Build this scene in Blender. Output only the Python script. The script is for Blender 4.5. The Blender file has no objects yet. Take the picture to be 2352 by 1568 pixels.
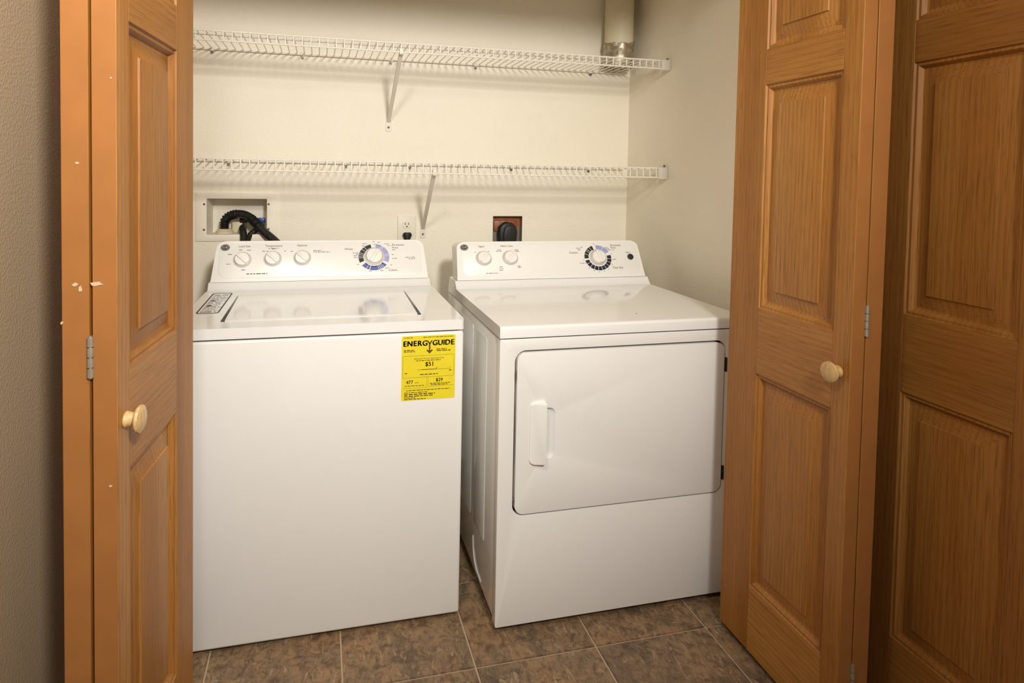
import bpy, bmesh, math, random
from mathutils import Vector, Matrix
random.seed(7)
sc = bpy.context.scene
COL = sc.collection
PI = math.pi

# ------------------------------------------------------------------ camera
cam_d = bpy.data.cameras.new('camera'); cam = bpy.data.objects.new('camera', cam_d); COL.objects.link(cam)
_yaw, _pit, _rol = .2415, .0376, .0174
_fx = Vector((math.cos(_yaw), -math.sin(_yaw), 0)); _fw = Vector((math.sin(_yaw), math.cos(_yaw), 0)); _up = Vector((0, 0, 1))
_F = _fw*math.cos(_pit) - _up*math.sin(_pit); _U = _up*math.cos(_pit) + _fw*math.sin(_pit)
_R2 = _fx*math.cos(_rol) + _U*math.sin(_rol); _U2 = _U*math.cos(_rol) - _fx*math.sin(_rol)
_m = Matrix((_R2, _U2, -_F)).transposed().to_4x4(); _m.translation = (-.3574, -1.5324, 1.1388)
cam.matrix_world = _m
cam_d.sensor_fit = 'HORIZONTAL'; cam_d.sensor_width = 36.0
cam_d.lens = 1439.5/2352*36.0
cam_d.shift_x = (1176-1088.61)/2352; cam_d.shift_y = -(784-456.22)/2352
cam_d.clip_start = .02
sc.camera = cam

# ------------------------------------------------------------------ light
world = bpy.data.worlds.new('world'); sc.world = world; world.use_nodes = True
_bg = world.node_tree.nodes['Background']; _bg.inputs[0].default_value = (1.0, .972, .92, 1); _bg.inputs[1].default_value = .24
def lamp(name, loc, aim, power, radius, cone, col=(1, .972, .912)):
    d = bpy.data.lights.new(name, 'SPOT'); d.energy = power; d.shadow_soft_size = radius; d.color = col
    d.spot_size = math.radians(cone); d.spot_blend = 1.0
    o = bpy.data.objects.new(name, d); o.location = loc; COL.objects.link(o)
    o.rotation_euler = (Vector(aim)-Vector(loc)).to_track_quat('-Z', 'Y').to_euler()
# two ceiling lamps; spot cones shaped to darken the right side and bottom
lamp('ceiling_lamp', (.06, -2.05, 1.97), (-.36, .30, 1.18), 90, .14, 86)
lamp('ceiling_lamp', (-.53, -1.10, 1.97), (.05, .45, .80), 14, .09, 116)
sc.view_settings.view_transform = 'Standard'; sc.view_settings.look = 'None'
sc.view_settings.exposure = 1.16; sc.view_settings.gamma = 1.0; sc.view_settings.use_curve_mapping = False
sc.cycles.max_bounces = 10; sc.cycles.diffuse_bounces = 5

# ------------------------------------------------------------------ materials
def s2l(c): return tuple((v/255/12.92) if v/255 <= .04045 else ((v/255+.055)/1.055)**2.4 for v in c)
class NT:
    def __init__(s, name):
        s.m = bpy.data.materials.new(name); s.m.use_nodes = True; s.t = s.m.node_tree; s.b = s.t.nodes['Principled BSDF']
    def n(s, k, **kw):
        x = s.t.nodes.new(k)
        for a, v in kw.items(): setattr(x, a, v)
        return x
    def l(s, a, b): s.t.links.new(a, b)
    def coords(s, scale=(1, 1, 1), kind='Object', rnd=0):
        tc = s.n('ShaderNodeTexCoord'); mp = s.n('ShaderNodeMapping'); mp.inputs['Scale'].default_value = scale
        s.l(tc.outputs[kind], mp.inputs['Vector'])
        if rnd:
            oi = s.n('ShaderNodeObjectInfo'); mu = s.n('ShaderNodeMath', operation='MULTIPLY'); mu.inputs[1].default_value = rnd
            s.l(oi.outputs['Random'], mu.inputs[0]); s.l(mu.outputs[0], mp.inputs['Location'])
        return mp.outputs[0]
    def noise(s, vec, scale, detail=3, rough=.5, dist=0):
        x = s.n('ShaderNodeTexNoise'); x.inputs['Scale'].default_value = scale; x.inputs['Detail'].default_value = detail
        x.inputs['Roughness'].default_value = rough; x.inputs['Distortion'].default_value = dist; s.l(vec, x.inputs['Vector']); return x.outputs[0]
    def ramp(s, fac, stops):
        r = s.n('ShaderNodeValToRGB'); e = r.color_ramp.elements
        while len(e) < len(stops): e.new(.5)
        for i, (p, c) in enumerate(stops): e[i].position = p; e[i].color = (*c, 1)
        s.l(fac, r.inputs[0]); return r.outputs[0]
    def mix(s, fac, a, b, blend='MIX'):
        x = s.n('ShaderNodeMix', data_type='RGBA', blend_type=blend)
        for sock, v in ((x.inputs[0], fac), (x.inputs[6], a), (x.inputs[7], b)):
            if hasattr(v, 'is_output'): s.l(v, sock)
            elif isinstance(v, (int, float)): sock.default_value = v
            else: sock.default_value = (*v, 1)
        return x.outputs[2]
    def bump(s, h, strength, dist=.002):
        b = s.n('ShaderNodeBump'); b.inputs['Strength'].default_value = strength; b.inputs['Distance'].default_value = dist
        s.l(h, b.inputs['Height']); s.l(b.outputs[0], s.b.inputs['Normal'])
    def set(s, col=None, rough=None, metal=None, spec=None, coat=None):
        if col is not None:
            if hasattr(col, 'is_output'): s.l(col, s.b.inputs['Base Color'])
            else: s.b.inputs['Base Color'].default_value = (*col, 1)
        if rough is not None: s.b.inputs['Roughness'].default_value = rough
        if metal is not None: s.b.inputs['Metallic'].default_value = metal
        if spec is not None: s.b.inputs['Specular IOR Level'].default_value = spec
        if coat is not None: s.b.inputs['Coat Weight'].default_value = coat; s.b.inputs['Coat Roughness'].default_value = .12
        return s.m
def plain(name, srgb, rough=.5, metal=0, spec=.5, var=.04, vs=30, coat=None):
    k = NT(name); c = s2l(srgb); v = k.noise(k.coords(), vs, 3)
    col = k.ramp(v, [(.3, tuple(x*(1-var) for x in c)), (.7, tuple(min(1, x*(1+var)) for x in c))])
    return k.set(col, rough, metal, spec, coat)
def wall_mat(name, srgb, bump=.22, scale=170, rough=.6):
    k = NT(name); v = k.coords(); c = s2l(srgb)
    big = k.noise(v, 3.0, 3); col = k.ramp(big, [(.3, tuple(x*.97 for x in c)), (.7, tuple(min(1, x*1.02) for x in c))])
    # sparse small scuffs
    sp = k.n('ShaderNodeTexVoronoi'); sp.inputs['Scale'].default_value = 9; k.l(v, sp.inputs['Vector'])
    spot = k.ramp(sp.outputs['Distance'], [(.0, (1, 1, 1)), (.022, (0, 0, 0))])
    gate = k.ramp(k.noise(v, 2.1, 1), [(.60, (0, 0, 0)), (.66, (1, 1, 1))])
    f = k.mix(1.0, spot, gate, 'MULTIPLY')
    col = k.mix(f, col, tuple(x*.55 for x in c))
    k.set(col, rough, spec=.3)
    h = k.ramp(k.noise(v, scale, 2, .5), [(.42, (0, 0, 0)), (.68, (1, 1, 1))])
    k.bump(h, bump, .0022); return k.m
def wood_mat(name, axis, base, dark, light, rnd=7.0, rough=.48):
    k = NT(name)
    z = axis == 'z'
    cs = (lambda f, g: (f, f, g)) if z else (lambda f, g: (g, f, f))
    a = k.noise(k.coords(cs(7, .45), rnd=rnd), 1.0, 3, .5, .6)
    col = k.ramp(a, [(.28, s2l(dark)), (.5, s2l(base)), (.75, s2l(light))])
    wv = k.n('ShaderNodeTexWave', wave_type='BANDS', bands_direction='X' if z else 'Z', wave_profile='SIN')
    wv.inputs['Scale'].default_value = 26; wv.inputs['Distortion'].default_value = 7.5; wv.inputs['Detail'].default_value = 2.5
    wv.inputs['Detail Scale'].default_value = .55; wv.inputs['Detail Roughness'].default_value = .55
    k.l(k.coords(cs(1, .10), rnd=rnd), wv.inputs['Vector'])
    col = k.mix(k.ramp(wv.outputs['Fac'], [(.05, (.34, .34, .34)), (.55, (0, 0, 0))]), col, s2l(dark))
    fine = k.noise(k.coords(cs(520, 13), rnd=rnd), 1.0, 2, .6)
    pores = k.ramp(fine, [(.34, (.55, .55, .55)), (.47, (0, 0, 0))])
    col = k.mix(pores, col, tuple(x*.60 for x in s2l(dark)))
    k.set(col, rough, spec=.36); k.bump(fine, .10, .0006); return k.m
OAKB, OAKD, OAKL = (175, 119, 55), (148, 94, 38), (191, 137, 70)
M = {}
M['wall'] = wall_mat('closet_wall_paint', (243, 235, 217))
M['tan'] = wall_mat('hall_wall_paint', (186, 164, 134), .20, 210, .45)
M['ceil'] = wall_mat('ceiling_paint', (225, 217, 202), .3, 120)
M['oak_v'] = wood_mat('oak_vertical_grain', 'z', OAKB, OAKD, OAKL)
M['oak_h'] = wood_mat('oak_horizontal_grain', 'x', OAKB, OAKD, OAKL)
M['edge'] = plain('stained_door_edge', (164, 107, 55), .45, var=.06, vs=14)
M['knobwood'] = wood_mat('pale_knob_wood', 'z', (214, 178, 120), (190, 148, 92), (226, 196, 142), rough=.3)
M['enamel'] = plain('white_enamel', (236, 234, 229), .16, spec=.5, var=.006, coat=.6)
M['deckenamel'] = plain('white_enamel_top', (238, 237, 234), .11, spec=.5, var=.006, coat=.8)
M['plastic'] = plain('white_plastic', (238, 236, 230), .28, var=.006)
M['knobp'] = plain('knob_plastic', (236, 232, 224), .3, var=.01)
M['bezel'] = plain('grey_dial_bezel', (196, 190, 182), .4)
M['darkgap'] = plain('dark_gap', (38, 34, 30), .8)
M['lidshade'] = plain('lid_shade_grey', (96, 92, 86), .6)  # grey standing in for the shade in the slots beside the lid
M['ink'] = plain('black_ink', (34, 32, 32), .6)
M['greyink'] = plain('grey_ink', (138, 132, 128), .6)
M['navy'] = plain('navy_ink', (26, 20, 44), .6)
M['blue'] = plain('blue_ink', (86, 98, 168), .6)
M['lilac'] = plain('lilac_ink', (158, 160, 208), .6)
M['yellow'] = plain('yellow_sticker', (232, 212, 38), .5, var=.02)
M['brownink'] = plain('sticker_ink', (78, 58, 10), .6)
M['wire'] = plain('white_coated_wire', (236, 230, 216), .35, var=.01)
M['bracket'] = plain('white_bracket', (224, 217, 202), .45, var=.01)
M['screw'] = plain('dull_screw', (120, 112, 100), .45, .6)
M['steel'] = plain('hinge_steel', (176, 168, 152), .42, .6, var=.1, vs=90)
M['duct'] = plain('cream_duct_paint', (216, 206, 176), .5, var=.02)
M['foil'] = plain('crumpled_foil', (178, 168, 146), .42, .8, var=.2, vs=60)
M['rubber'] = plain('black_rubber', (24, 23, 22), .45, var=.2, vs=60)
M['brass'] = plain('brass', (150, 128, 70), .35, .9)
M['bluecap'] = plain('blue_valve_plastic', (22, 70, 150), .4)
M['beige'] = plain('beige_fitting', (214, 200, 172), .5)
M['boxp'] = plain('outlet_box_plastic', (240, 232, 215), .5, var=.015)
M['recept'] = plain('receptacle_plastic', (232, 225, 208), .4, var=.01)
M['rust'] = plain('brown_outlet_back', (150, 86, 44), .45, var=.22, vs=40)
M['galv'] = plain('galvanised_metal', (150, 142, 128), .4, .8, var=.1)
M['chip'] = plain('bare_paint_chip', (208, 182, 146), .7)
M['grout'] = plain('pale_grout', (190, 170, 142), .85, var=.08, vs=60)
def tile_mat():
    k = NT('brown_slate_tile'); v = k.coords((1, 1, 1), rnd=11.0); vs = k.coords((1.0, .40, 1), rnd=11.0)
    big = k.noise(v, 6, 6, .62, 1.2); mid = k.noise(v, 30, 8, .7, 1.0); fine = k.noise(vs, 95, 6, .7, .6)
    col = k.ramp(big, [(.30, s2l((112, 94, 74))), (.43, s2l((138, 115, 90))), (.54, s2l((156, 127, 95))), (.66, s2l((166, 130, 92)))])
    col = k.mix(k.ramp(mid, [(.36, (.72, .72, .72)), (.54, (0, 0, 0))]), col, s2l((82, 66, 54)))
    col = k.mix(k.ramp(fine, [(.34, (.55, .55, .55)), (.50, (0, 0, 0))]), col, s2l((74, 58, 46)))
    fl = k.noise(vs, 40, 5, .65, 1.8)
    col = k.mix(k.ramp(fl, [(.57, (0, 0, 0)), (.66, (.70, .70, .70))]), col, s2l((184, 158, 124)))
    k.set(col, .46, spec=.4)
    h = k.mix(.55, big, mid); k.bump(h, .8, .008); return k.m
M['tile'] = tile_mat()

# ------------------------------------------------------------------ mesh helpers (world coordinates)
class B:
    def __init__(s): s.bm = bmesh.new(); s.slot = 0
    def _mark(s, before):
        for f in s.bm.faces:
            if f not in before: f.material_index = s.slot
    def box(s, a, b, bev=0, seg=2, xf=None):
        bm = bmesh.new(); r = bmesh.ops.create_cube(bm, size=1)
        for v in bm.verts: v.co = Vector([(a[i]+b[i])/2 + v.co[i]*(b[i]-a[i]) for i in range(3)])
        if bev: bmesh.ops.bevel(bm, geom=list(bm.edges), offset=bev, segments=seg, affect='EDGES', profile=.5, clamp_overlap=True)
        return s.add(bm, xf)
    def add(s, bm, xf=None):
        if xf is not None: bmesh.ops.transform(bm, matrix=xf, verts=bm.verts)
        mp = {v: s.bm.verts.new(v.co) for v in bm.verts}
        for f in bm.faces:
            try:
                nf = s.bm.faces.new([mp[v] for v in f.verts]); nf.material_index = s.slot; nf.smooth = f.smooth
            except ValueError: pass
        bm.free(); return s
    def raw(s, verts, faces, smooth=False, xf=None):
        vs = [s.bm.verts.new((xf @ Vector(v)) if xf else v) for v in verts]
        for f in faces:
            try:
                nf = s.bm.faces.new([vs[i] for i in f]); nf.material_index = s.slot; nf.smooth = smooth
            except ValueError: pass
        return s
    def tube(s, pts, r, n=8, cap=True, closed=False):
        pts = [Vector(p) for p in pts]; rings = []; N = len(pts); rr = r if hasattr(r, '__len__') else [r]*N
        t0 = (pts[1]-pts[0]).normalized(); ref = Vector((0, 0, 1)) if abs(t0.z) < .9 else Vector((1, 0, 0))
        u = t0.cross(ref).normalized()
        for i, p in enumerate(pts):
            t = (pts[min(i+1, N-1)]-pts[max(i-1, 0)]).normalized()
            u = (u - t*u.dot(t)).normalized(); w = t.cross(u)
            rings.append([s.bm.verts.new(p + (u*math.cos(2*PI*k/n) + w*math.sin(2*PI*k/n))*rr[i]) for k in range(n)])
        for i in range(N-1):
            for k in range(n):
                f = s.bm.faces.new((rings[i][k], rings[i][(k+1) % n], rings[i+1][(k+1) % n], rings[i+1][k])); f.smooth = True; f.material_index = s.slot
        if cap:
            for rg in (rings[0], rings[-1]):
                f = s.bm.faces.new(rg); f.material_index = s.slot
        return s
    def lathe(s, prof, n=24, xf=None, squash=1.0):
        # prof: (radius, height) ; axis local z
        verts, faces = [], []
        for r, h in prof:
            for k in range(n): verts.append((r*math.cos(2*PI*k/n), r*squash*math.sin(2*PI*k/n), h))
        for i in range(len(prof)-1):
            for k in range(n): faces.append((i*n+k, i*n+(k+1) % n, (i+1)*n+(k+1) % n, (i+1)*n+k))
        faces.append(tuple(range(n))[::-1]); faces.append(tuple(range((len(prof)-1)*n, len(prof)*n)))
        return s.raw(verts, faces, False, xf)
    def prism(s, poly, d0, d1, mapf, bev=0, seg=2, hole=None, bevhole=0):
        """poly (a,b) outline, extruded from depth d0 to d1 (mapf(a,b,d)->xyz); bevel on the d1 rim"""
        bm = bmesh.new()
        def loop(pl):
            vs = [bm.verts.new((p[0], p[1], 0)) for p in pl]
            return [bm.edges.new((vs[i], vs[(i+1) % len(vs)])) for i in range(len(vs))]
        e = loop(poly)
        if hole: e += loop(hole); bmesh.ops.triangle_fill(bm, use_beauty=True, edges=e, normal=(0, 0, 1))
        else: bm.faces.new([v for v in bm.verts])
        for f in list(bm.faces):
            if f.normal.z < 0: f.normal_flip()
        bm.normal_update()
        top = list(bm.faces)
        r = bmesh.ops.extrude_face_region(bm, geom=top)
        nv = [g for g in r['geom'] if isinstance(g, bmesh.types.BMVert)]
        for v in nv: v.co.z = d1
        for v in bm.verts:
            if v not in set(nv): v.co.z = d0
        if bev:
            rim = [ed for ed in bm.edges if all(abs(v.co.z-d1) < 1e-9 for v in ed.verts) and len(ed.link_faces) == 2
                   and sum(abs(f.normal.z) > .5 or f.calc_area() == 0 for f in ed.link_faces) != 2]
            bm.normal_update()
            rim = [ed for ed in bm.edges if all(abs(v.co.z-d1) < 1e-9 for v in ed.verts) and len(ed.link_faces) == 2
                   and abs(ed.link_faces[0].normal.dot(ed.link_faces[1].normal)) < .5]
            bmesh.ops.bevel(bm, geom=rim, offset=bev, segments=seg, affect='EDGES', profile=.5, clamp_overlap=True)
        bmesh.ops.recalc_face_normals(bm, faces=list(bm.faces))
        for v in bm.verts: v.co = Vector(mapf(v.co.x, v.co.y, v.co.z))
        return s.add(bm)
    def obj(s, name, mats, parent=None, origin=None, smooth=None, label=None, angle=.6, flip=True):
        bm = s.bm
        if flip: bmesh.ops.recalc_face_normals(bm, faces=list(bm.faces))
        off = Vector(origin) if origin else (ROOTLOC.get(parent.name, Vector()) if parent else Vector())
        for v in bm.verts: v.co -= off
        if smooth is not None:
            for f in bm.faces: f.smooth = smooth
        bm.normal_update()
        if smooth:                                   # large flat faces keep their own normal
            for f in bm.faces:
                if 2*f.calc_area()/max(e.calc_length() for e in f.edges) > .012: f.smooth = False
                elif any(g is not f and g.normal.dot(f.normal) > .99995 for e in f.edges for g in e.link_faces): f.smooth = False
        me = bpy.data.meshes.new(name); bm.to_mesh(me); bm.free()
        for m in (mats if isinstance(mats, (list, tuple)) else [mats]): me.materials.append(M[m] if isinstance(m, str) else m)
        if smooth is not False:
            me.set_sharp_from_angle(angle=angle)
        o = bpy.data.objects.new(name, me); COL.objects.link(o)
        if parent:
            o.parent = parent; ROOTLOC[o.name] = ROOTLOC.get(parent.name, Vector())
        else:
            o.location = off; ROOTLOC[o.name] = off
        if label: o['label'] = label
        return o
ROOTLOC = {}
def thing(name, label, cat, loc=(0, 0, 0), group=None, kind=None, rotz=0):
    o = bpy.data.objects.new(name, None); COL.objects.link(o); o.location = loc; o.rotation_euler = (0, 0, rotz)
    o.empty_display_size = .05
    ROOTLOC[o.name] = Vector(loc) if rotz == 0 else Vector()
    return tag(o, label, cat, group, kind)
def tag(o, label, cat, group=None, kind=None):
    o['label'] = label; o['category'] = cat
    if group: o['group'] = group
    if kind: o['kind'] = kind
    return o
def rrect(x0, z0, x1, z1, r, n=6, corners=(1, 1, 1, 1)):
    """rounded rectangle outline, counter-clockwise; corners order: bl, br, tr, tl (radius factors)"""
    out = []
    for (cx, cz, a0), f in zip(((x0, z0, PI), (x1, z0, 1.5*PI), (x1, z1, 0), (x0, z1, .5*PI)), corners):
        rr = r*f
        if rr < 1e-6: out.append((cx, cz)); continue
        ox = cx + (rr if cx == x0 else -rr); oz = cz + (rr if cz == z0 else -rr)
        for k in range(n+1): a = a0 + .5*PI*k/n; out.append((ox+rr*math.cos(a), oz+rr*math.sin(a)))
    return out
FRONT = lambda y: (lambda a, b, d: (a, y-d, b))      # a=x, b=z, depth towards the viewer (-y)
UPZ = lambda a, b, d: (a, b, d)
def circ(cx, cz, r, n=20, sq=1): return [(cx+r*math.cos(2*PI*k/n), cz+r*sq*math.sin(2*PI*k/n)) for k in range(n)]

_tc = {}
def text_geo(s, size, align='CENTER', squash=1.0):
    cu = bpy.data.curves.new('t', 'FONT'); cu.body = s; cu.size = size; cu.align_x = align; cu.align_y = 'CENTER'; cu.resolution_u = 3
    ob = bpy.data.objects.new('t', cu); me = ob.to_mesh()
    vs = [(v.co.x, v.co.y*squash) for v in me.vertices]; fs = [tuple(p.vertices) for p in me.polygons]
    ob.to_mesh_clear(); bpy.data.objects.remove(ob); bpy.data.curves.remove(cu)
    return vs, fs
class Print:
    """flat print collected per ink colour, laid on a surface by mapf(a,b)->xyz"""
    def __init__(s, mapf): s.mapf = mapf; s.d = {}
    def geo(s, ink, vs, fs):
        b = s.d.setdefault(ink, B()); b.raw([s.mapf(*v) for v in vs], fs)
    def text(s, ink, t, a, b, size, align='CENTER', squash=1.0, bold=0):
        vs, fs = text_geo(t, size, align, squash); s.geo(ink, [(a+v[0], b+v[1]) for v in vs], fs)
        if bold:
            for k in (1, 2, 3): s.geo(ink, [(a+v[0]+bold*k/3-bold/3, b+v[1]+bold*.12*k) for v in vs], fs)
    def bar(s, ink, a0, b0, a1, b1): s.geo(ink, [(a0, b0), (a1, b0), (a1, b1), (a0, b1)], [(0, 1, 2, 3)])
    def micro(s, ink, a0, b, length, h, seed=0):
        """unreadable small print: a row of short word-length dashes"""
        r = random.Random(seed); x = a0
        while x < a0+length:
            w = r.uniform(h*1.2, h*4.5); w = min(w, a0+length-x)
            if w > h*.4: s.bar(ink, x, b-h/2*.7, x+w, b+h/2*.7)
            x += w + h*.75
    def arc(s, ink, ca, cb, r0, r1, t0, t1, sq=1, n=None):
        n = n or max(2, int(abs(t1-t0)/6)+1); vs = []
        for k in range(n+1):
            t = math.radians(t0+(t1-t0)*k/n)
            vs += [(ca+r0*math.cos(t), cb+r0*sq*math.sin(t)), (ca+r1*math.cos(t), cb+r1*sq*math.sin(t))]
        s.geo(ink, vs, [(2*k, 2*k+1, 2*k+3, 2*k+2) for k in range(n)])
    def build(s, parent, name='printed_lettering'):
        for ink, b in s.d.items():
            o = b.obj(name, ink, parent, flip=False); o['kind'] = 'stuff'

# ================================================================== SETTING
WALLY, XR, XL, ZC = .8117, .8643, -.80, 2.075
YH = -2.6                                             # hall runs back to here and stays open behind the camera
def struct(b, name, mat, label, cat):
    o = b.obj(name, mat); tag(o, label, cat, kind='structure'); return o
# floor: grout bed with separate tiles
T = .3014; TX, TY = .0024, -.1695
fl = struct(B().box((XL-.1, YH, -.05), (XR+.1, WALLY+.1, -.0028)), 'floor', 'grout', 'brown slate-look tile floor with pale grout lines', 'floor')
tile_meshes = []
for k in range(3):
    b = B(); g = .0021
    bm = bmesh.new(); bmesh.ops.create_cube(bm, size=1)
    for v in bm.verts: v.co = Vector((v.co.x*(T-2*g), v.co.y*(T-2*g), v.co.z*.006-.003))
    bmesh.ops.bevel(bm, geom=[e for e in bm.edges if all(v.co.z > -.0031 for v in e.verts)], offset=.0012, segments=2, affect='EDGES')
    me = bpy.data.meshes.new('tile'); bm.to_mesh(me); bm.free(); me.materials.append(M['tile']); tile_meshes.append(me)
i0, i1 = math.floor((XL-TX)/T), math.ceil((XR-TX)/T)
j0, j1 = -5, math.ceil((WALLY-TY)/T)
for i in range(i0, i1):
    for j in range(j0, j1):
        x0, x1, y0, y1 = TX+i*T, TX+(i+1)*T, TY+j*T, TY+(j+1)*T
        if x0 < XL-.001 or x1 > XR+.001 or y1 > WALLY+.001:     # cut tile against a wall
            x0, x1, y1 = max(x0, XL+.002), min(x1, XR-.002), min(y1, WALLY-.002)
            if x1-x0 < .02 or y1-y0 < .02: continue
            o = B().box((x0+.0021-(x0+x1)/2, y0+.0021-(y0+y1)/2, -.006), (x1-.0021-(x0+x1)/2, y1-.0021-(y0+y1)/2, 0), .0008, 1).obj('tile', 'tile')
        else:
            o = bpy.data.objects.new('tile', tile_meshes[(i*3+j) % 3]); COL.objects.link(o)
        o.location = ((x0+x1)/2, (y0+y1)/2, 0); o.parent = fl
# back wall with two box openings
BX = (-.7400, -.5393, .9145, 1.0415); DX_ = (.2976, .4172, .872, .981)
b = B(); xs = [XL, BX[0], BX[1], DX_[0], DX_[1], XR]; zs = sorted({0, BX[2], BX[3], DX_[2], DX_[3], ZC})
def inhole(x, z): return (BX[0] < x < BX[1] and BX[2] < z < BX[3]) or (DX_[0] < x < DX_[1] and DX_[2] < z < DX_[3])
for a in range(len(xs)-1):
    for c in range(len(zs)-1):
        xm, zm = (xs[a]+xs[a+1])/2, (zs[c]+zs[c+1])/2
        if inhole(xm, zm): continue
        b.raw([(xs[a], WALLY, zs[c]), (xs[a+1], WALLY, zs[c]), (xs[a+1], WALLY, zs[c+1]), (xs[a], WALLY, zs[c+1])], [(0, 1, 2, 3)])
for h, dep in ((BX, .10), (DX_, .08)):
    b.raw([(h[0], WALLY, h[2]), (h[1], WALLY, h[2]), (h[1], WALLY, h[3]), (h[0], WALLY, h[3]),
           (h[0], WALLY+dep, h[2]), (h[1], WALLY+dep, h[2]), (h[1], WALLY+dep, h[3]), (h[0], WALLY+dep, h[3])],
          [(0, 1, 5, 4), (1, 2, 6, 5), (2, 3, 7, 6), (3, 0, 4, 7)])
bmesh.ops.remove_doubles(b.bm, verts=b.bm.verts, dist=1e-5)
b.box((XL-.1, WALLY+.11, 0), (XR+.1, WALLY+.16, ZC))
struct(b, 'wall_back', 'wall', 'cream closet back wall with light texture behind the washer and dryer', 'wall')
struct(B().box((XR, YH, 0), (XR+.1, WALLY+.1, ZC)), 'wall_right', 'wall', 'cream side wall to the right of the dryer', 'wall')
struct(B().box((XL-.1, YH, 0), (XL, WALLY+.1, ZC)), 'wall_left', 'tan', 'tan textured hall wall left of the folded door', 'wall')
struct(B().box((XL-.1, YH, ZC), (XR+.1, WALLY+.1, ZC+.08)), 'ceiling', 'ceil', 'off-white hall and closet ceiling', 'ceiling')
JL, JR, FY0, FY1, HZ = -.702, .727, -.222, -.112, 1.800
b = B().box((XL, FY0, 0), (JL, FY1, ZC)).box((JR, FY0, 0), (XR, FY1, ZC)).box((JL, FY0, HZ), (JR, FY1, ZC))
struct(b, 'wall_front', 'wall', 'closet front wall with the door opening and header', 'wall')

# ================================================================== DOORS
def panel_rings(b, u0, z0, u1, z1, P):
    """moulded raised panel filling the opening u0..u1, z0..z1; P(u,w,z)->xyz (w = depth below the face)"""
    prof = [(0, 0), (.0022, .0036), (.0075, .0030), (.0105, .0062), (.0135, .0112), (.0172, .0124), (.0195, .0118), (.0455, .0040), (.0468, .0010), (.0490, .0006)]
    vs, fs = [], []
    for o, w in prof: vs += [P(u0+o, w, z0+o), P(u1-o, w, z0+o), P(u1-o, w, z1-o), P(u0+o, w, z1-o)]
    n = len(prof)
    for i in range(n-1):
        for k in range(4): fs.append((4*i+k, 4*i+(k+1) % 4, 4*(i+1)+(k+1) % 4, 4*(i+1)+k))
    fs.append(tuple(4*(n-1)+k for k in range(4)))
    # closed back
    q = len(vs); vs += [P(u0, .0148, z0), P(u1, .0148, z0), P(u1, .0148, z1), P(u0, .0148, z1)]
    for k in range(4): fs.append((k, (k+1) % 4, q+(k+1) % 4, q+k))
    fs.append((q, q+1, q+2, q+3)); b.raw(vs, fs)
def edge_box(b, a, c, P, bev=.0009):
    bm = bmesh.new(); bmesh.ops.create_cube(bm, size=1)
    for v in bm.verts: v.co = Vector([(a[i]+c[i])/2 + v.co[i]*(c[i]-a[i]) for i in range(3)])
    bmesh.ops.bevel(bm, geom=list(bm.edges), offset=bev, segments=1, affect='EDGES')
    for f in bm.faces: f.material_index = 1 if abs(f.normal.x) > .8 or abs(f.normal.z) > .8 else 0
    mp = {v: b.bm.verts.new(P(*v.co)) for v in bm.verts}
    for f in bm.faces:
        nf = b.bm.faces.new([mp[v] for v in f.verts]); nf.material_index = f.material_index
    bm.free()
ZLV = dict(bot=.016, pe=.1737, pd=.6838, pc=.8394, pb=1.3591, pa=1.4401, pt=1.660, top=1.790)
def make_leaf(root, L, t, sn, sf, P, z=ZLV, label=None):
    """one three-panel leaf; stile sn at u=0 and sf at u=L; P(u,w,z) local door coordinates"""
    leaf = B(); edge_box(leaf, (sn-.004, .0152, z['bot']+.02), (L-sf+.004, t-.004, z['top']-.02), P, .0005)
    leaf = leaf.obj('leaf', ['oak_v', 'edge'], root)
    if label: leaf['label'] = label
    for u0, u1 in ((0, sn), (L-sf, L)):
        s = B(); edge_box(s, (u0, 0, z['bot']), (u1, t, z['top']), P); s.obj('stile', ['oak_v', 'edge'], leaf)
    for z0, z1 in ((z['bot'], z['pe']), (z['pd'], z['pc']), (z['pb'], z['pa']), (z['pt'], z['top'])):
        s = B(); edge_box(s, (sn, 0, z0), (L-sf, t, z1), P, .0006); s.obj('rail', ['oak_h', 'oak_h'], leaf)
    for z0, z1 in ((z['pe'], z['pd']), (z['pc'], z['pb']), (z['pa'], z['pt'])):
        s = B(); panel_rings(s, sn, z0, L-sf, z1, P); s.obj('panel', 'oak_v', leaf)
    return leaf
def hinge(root, P, w, zc, n=4, Lh=.060, r=.0046):
    """barrel of separate knuckles standing in the seam plus two leaf plates"""
    b = B(); h = Lh/n
    for k in range(n): b.tube([P(-.0015, w, zc-Lh/2+k*h+.0010), P(-.0015, w, zc-Lh/2+(k+1)*h-.0010)], r, 10)
    b.tube([P(-.0015, w, zc-Lh/2-.001), P(-.0015, w, zc+Lh/2+.001)], r*.55, 8)
    for s in (-1, 1):
        a = [P(.001, w+s*.0008, zc-Lh/2), P(.03, w+s*.0008, zc-Lh/2), P(.03, w+s*.0008, zc+Lh/2), P(.001, w+s*.0008, zc+Lh/2)]
        c = [P(.001, w+s*.0016, zc-Lh/2), P(.03, w+s*.0016, zc-Lh/2), P(.03, w+s*.0016, zc+Lh/2), P(.001, w+s*.0016, zc+Lh/2)]
        b.raw(a+c, [(0, 1, 2, 3), (4, 5, 6, 7), (0, 1, 5, 4), (1, 2, 6, 5), (2, 3, 7, 6), (3, 0, 4, 7)])
    return b.obj('hinge', 'steel', root, label='steel butt hinge barrel in the seam between leaves')
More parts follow.
